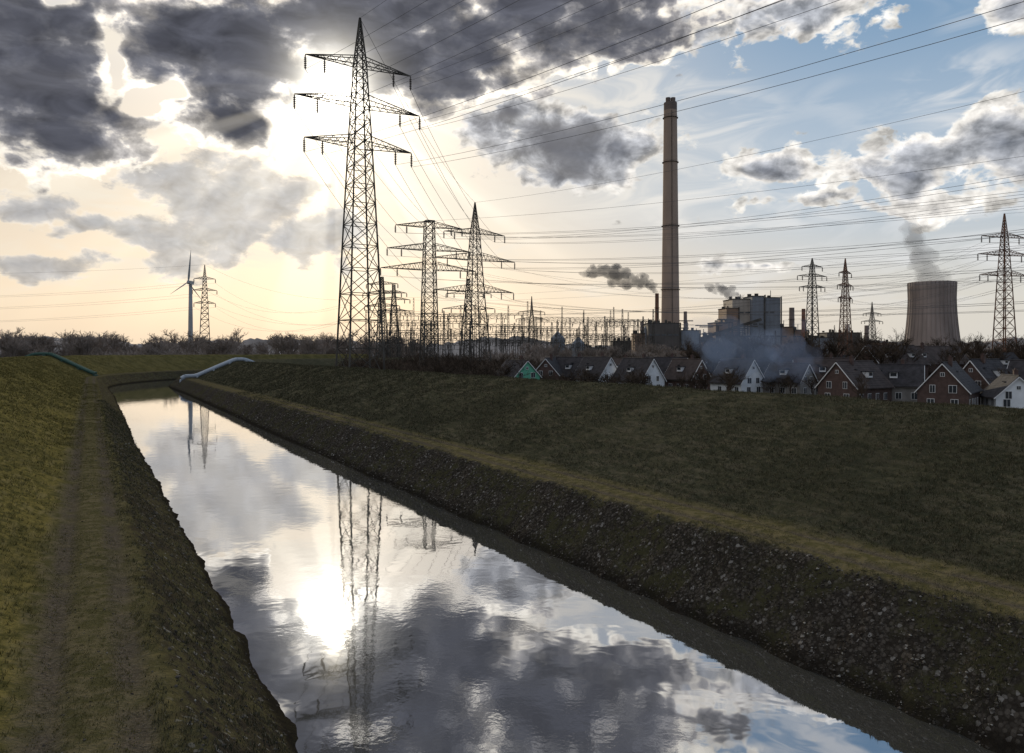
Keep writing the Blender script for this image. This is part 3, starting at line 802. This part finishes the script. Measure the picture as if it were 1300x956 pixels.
def scatter(name,meshes,specs):
    e=empty(name)
    for i,(x,y,sc) in enumerate(specs):
        o=bpy.data.objects.new('bare_tree_part',random.choice(meshes)); col.objects.link(o); o.parent=e
        o.location=(x,y,-1); o.rotation_euler=(0,0,random.uniform(0,6.28)); o.scale=(sc*random.uniform(.9,1.3),sc*random.uniform(.9,1.3),sc)
def rnd(n,b0,b1,y0,y1,s0,s1):
    o=[]
    for _ in range(n):
        y=random.uniform(y0,y1); bt=random.uniform(b0,b1); o.append((bt*y,y,random.uniform(s0,s1)))
    return o
def clear(specs):
    out=[]
    ss=np.arange(0,468,3.0); cx,cy=pos(ss,np.full_like(ss,12.0))
    for q in specs:
        if np.min((cx-q[0])**2+(cy-q[1])**2)>52**2: out.append(q)
    return out
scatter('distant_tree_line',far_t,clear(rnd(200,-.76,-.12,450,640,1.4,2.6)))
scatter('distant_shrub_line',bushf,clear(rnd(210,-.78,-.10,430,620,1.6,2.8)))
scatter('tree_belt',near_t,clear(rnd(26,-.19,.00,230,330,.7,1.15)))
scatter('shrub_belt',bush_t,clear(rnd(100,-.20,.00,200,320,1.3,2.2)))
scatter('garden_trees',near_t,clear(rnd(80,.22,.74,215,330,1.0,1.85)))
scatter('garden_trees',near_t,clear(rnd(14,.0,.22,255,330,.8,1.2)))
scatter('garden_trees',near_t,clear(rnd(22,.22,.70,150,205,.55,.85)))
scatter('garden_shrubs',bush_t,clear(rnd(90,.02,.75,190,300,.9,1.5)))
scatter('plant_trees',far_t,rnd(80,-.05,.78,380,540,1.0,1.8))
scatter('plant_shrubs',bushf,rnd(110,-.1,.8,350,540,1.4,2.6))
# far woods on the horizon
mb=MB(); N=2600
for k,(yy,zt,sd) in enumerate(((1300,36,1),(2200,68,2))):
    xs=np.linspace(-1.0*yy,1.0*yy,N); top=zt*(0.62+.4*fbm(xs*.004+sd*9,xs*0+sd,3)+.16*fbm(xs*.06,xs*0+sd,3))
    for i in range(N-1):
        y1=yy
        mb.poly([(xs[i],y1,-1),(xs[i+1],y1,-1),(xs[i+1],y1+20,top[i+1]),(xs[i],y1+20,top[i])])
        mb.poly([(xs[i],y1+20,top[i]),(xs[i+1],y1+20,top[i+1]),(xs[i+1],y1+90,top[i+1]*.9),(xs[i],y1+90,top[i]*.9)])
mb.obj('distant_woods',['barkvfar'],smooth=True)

# ------------------------------------------------------------------ pipelines over the dikes
def pipe(name,s,t0,t1,mt,r=.55,gap=2.0,bow=0.0):
    mb=MB(); n=40
    for off in(0,gap):
        pr=None
        for i in range(n+1):
            tt=t0+(t1-t0)*i/n; s_=s+off+bow*math.sin(math.pi*i/n); X,Y=pos(s_,tt); z=float(np.interp(tt,KT,KZ))+.65
            p=Vector((float(X),float(Y),z))
            if pr is not None: mb.prism(pr,p,r,n=12)
            pr=p
            if i%5==0: mb.box((p.x,p.y,z-.7),(.5,gap if off==0 else .5,.9))
    mb.obj(name,[mt],smooth=False)
pipe('pressure_pipeline',232,22.0,56,'pgrey',.5)
pipe('pressure_pipeline',262,-36,-1.0,'pgreen',.45)

# ------------------------------------------------------------------ smoke : lumpy union meshes filled with uniform haze
def smoke(name,pts,npuff,color,dens,vox,seed=0,parts=1):
    """pts: list of (x,y,z,r) centre line"""
    r=random.Random(seed); e=empty(name)
    m=bpy.data.materials.new(name+'_haze'); m.use_nodes=True; t=m.node_tree
    for n in list(t.nodes): t.nodes.remove(n)
    out=t.nodes.new('ShaderNodeOutputMaterial')
    pv=t.nodes.new('ShaderNodeVolumePrincipled'); pv.inputs['Color'].default_value=(*color,1); pv.inputs['Density'].default_value=dens
    t.links.new(pv.outputs[0],out.inputs['Volume'])
    import bmesh
    bm_=bmesh.new(); 
    for i in range(npuff):
        f=(i+r.random())/npuff*(len(pts)-1); k=min(int(f),len(pts)-2); q=f-k
        a,b_=pts[k],pts[k+1]; c=[a[j]*(1-q)+b_[j]*q for j in range(4)]
        R_=c[3]; off=Vector((r.gauss(0,1),r.gauss(0,1),r.gauss(0,1)))*R_*.42
        rr=R_*r.uniform(.25,.7)
        mt=Matrix.Translation(Vector(c[:3])+off)@Matrix.Diagonal((rr*r.uniform(.8,1.5),rr,rr*r.uniform(.7,1.1),1))
        bmesh.ops.create_icosphere(bm_,subdivisions=2,radius=1,matrix=mt)
    me=bpy.data.meshes.new(name); bm_.to_mesh(me); bm_.free(); me.materials.append(m)
    o=bpy.data.objects.new('plume',me); col.objects.link(o); o.parent=e
    md=o.modifiers.new('union','REMESH'); md.mode='VOXEL'; md.voxel_size=vox; md.use_smooth_shade=True
    tx=bpy.data.textures.new(name+'_turb','CLOUDS'); tx.noise_scale=vox*6; tx.noise_depth=3
    dm=o.modifiers.new('turb','DISPLACE'); dm.texture=tx; dm.strength=vox*4; dm.mid_level=.5; dm.texture_coords='GLOBAL'
    return o
Y=590
smoke('chimney_smoke',[(108.6,Y,54.5,1.2),(106,Y,58,2.8),(99,Y,62,5.0),(88,Y,64,6.5),(76,Y,68,6.2),(64,Y,71,5.0),(54,Y,70,3.2)],130,(.16,.17,.20),.17,.45,1)
smoke('boiler_smoke',[(.292*600,600,51,1.4),(.285*600,600,54,3.2),(.275*600,600,57,5),(.262*600,600,58,4.4),(.245*600,600,59,2.6)],70,(.24,.25,.30),.16,.45,2)
Y=560
smoke('cooling_tower_steam',[(.540*Y,Y,58,8),(.528*Y,Y,66,8.5),(.522*Y,Y,76,8.5),(.514*Y,Y,86,8),(.508*Y,Y,96,7),(.503*Y,Y,104,5)],80,(.40,.41,.45),.045,.9,3)
Y=185
smoke('house_chimney_smoke',[(.335*Y,Y,5,2.0),(.325*Y,Y,8,4),(.31*Y,Y,9,5.5),(.29*Y,Y,11,6),(.265*Y,Y,13,5.5),(.245*Y,Y,14,4)],70,(.36,.50,.80),.036,.5,4)
smoke('house_chimney_smoke',[(.375*Y,Y,5,2.5),(.365*Y,Y,8,4),(.35*Y,Y,10,5.0),(.335*Y,Y,12,4)],45,(.38,.50,.80),.032,.5,5)
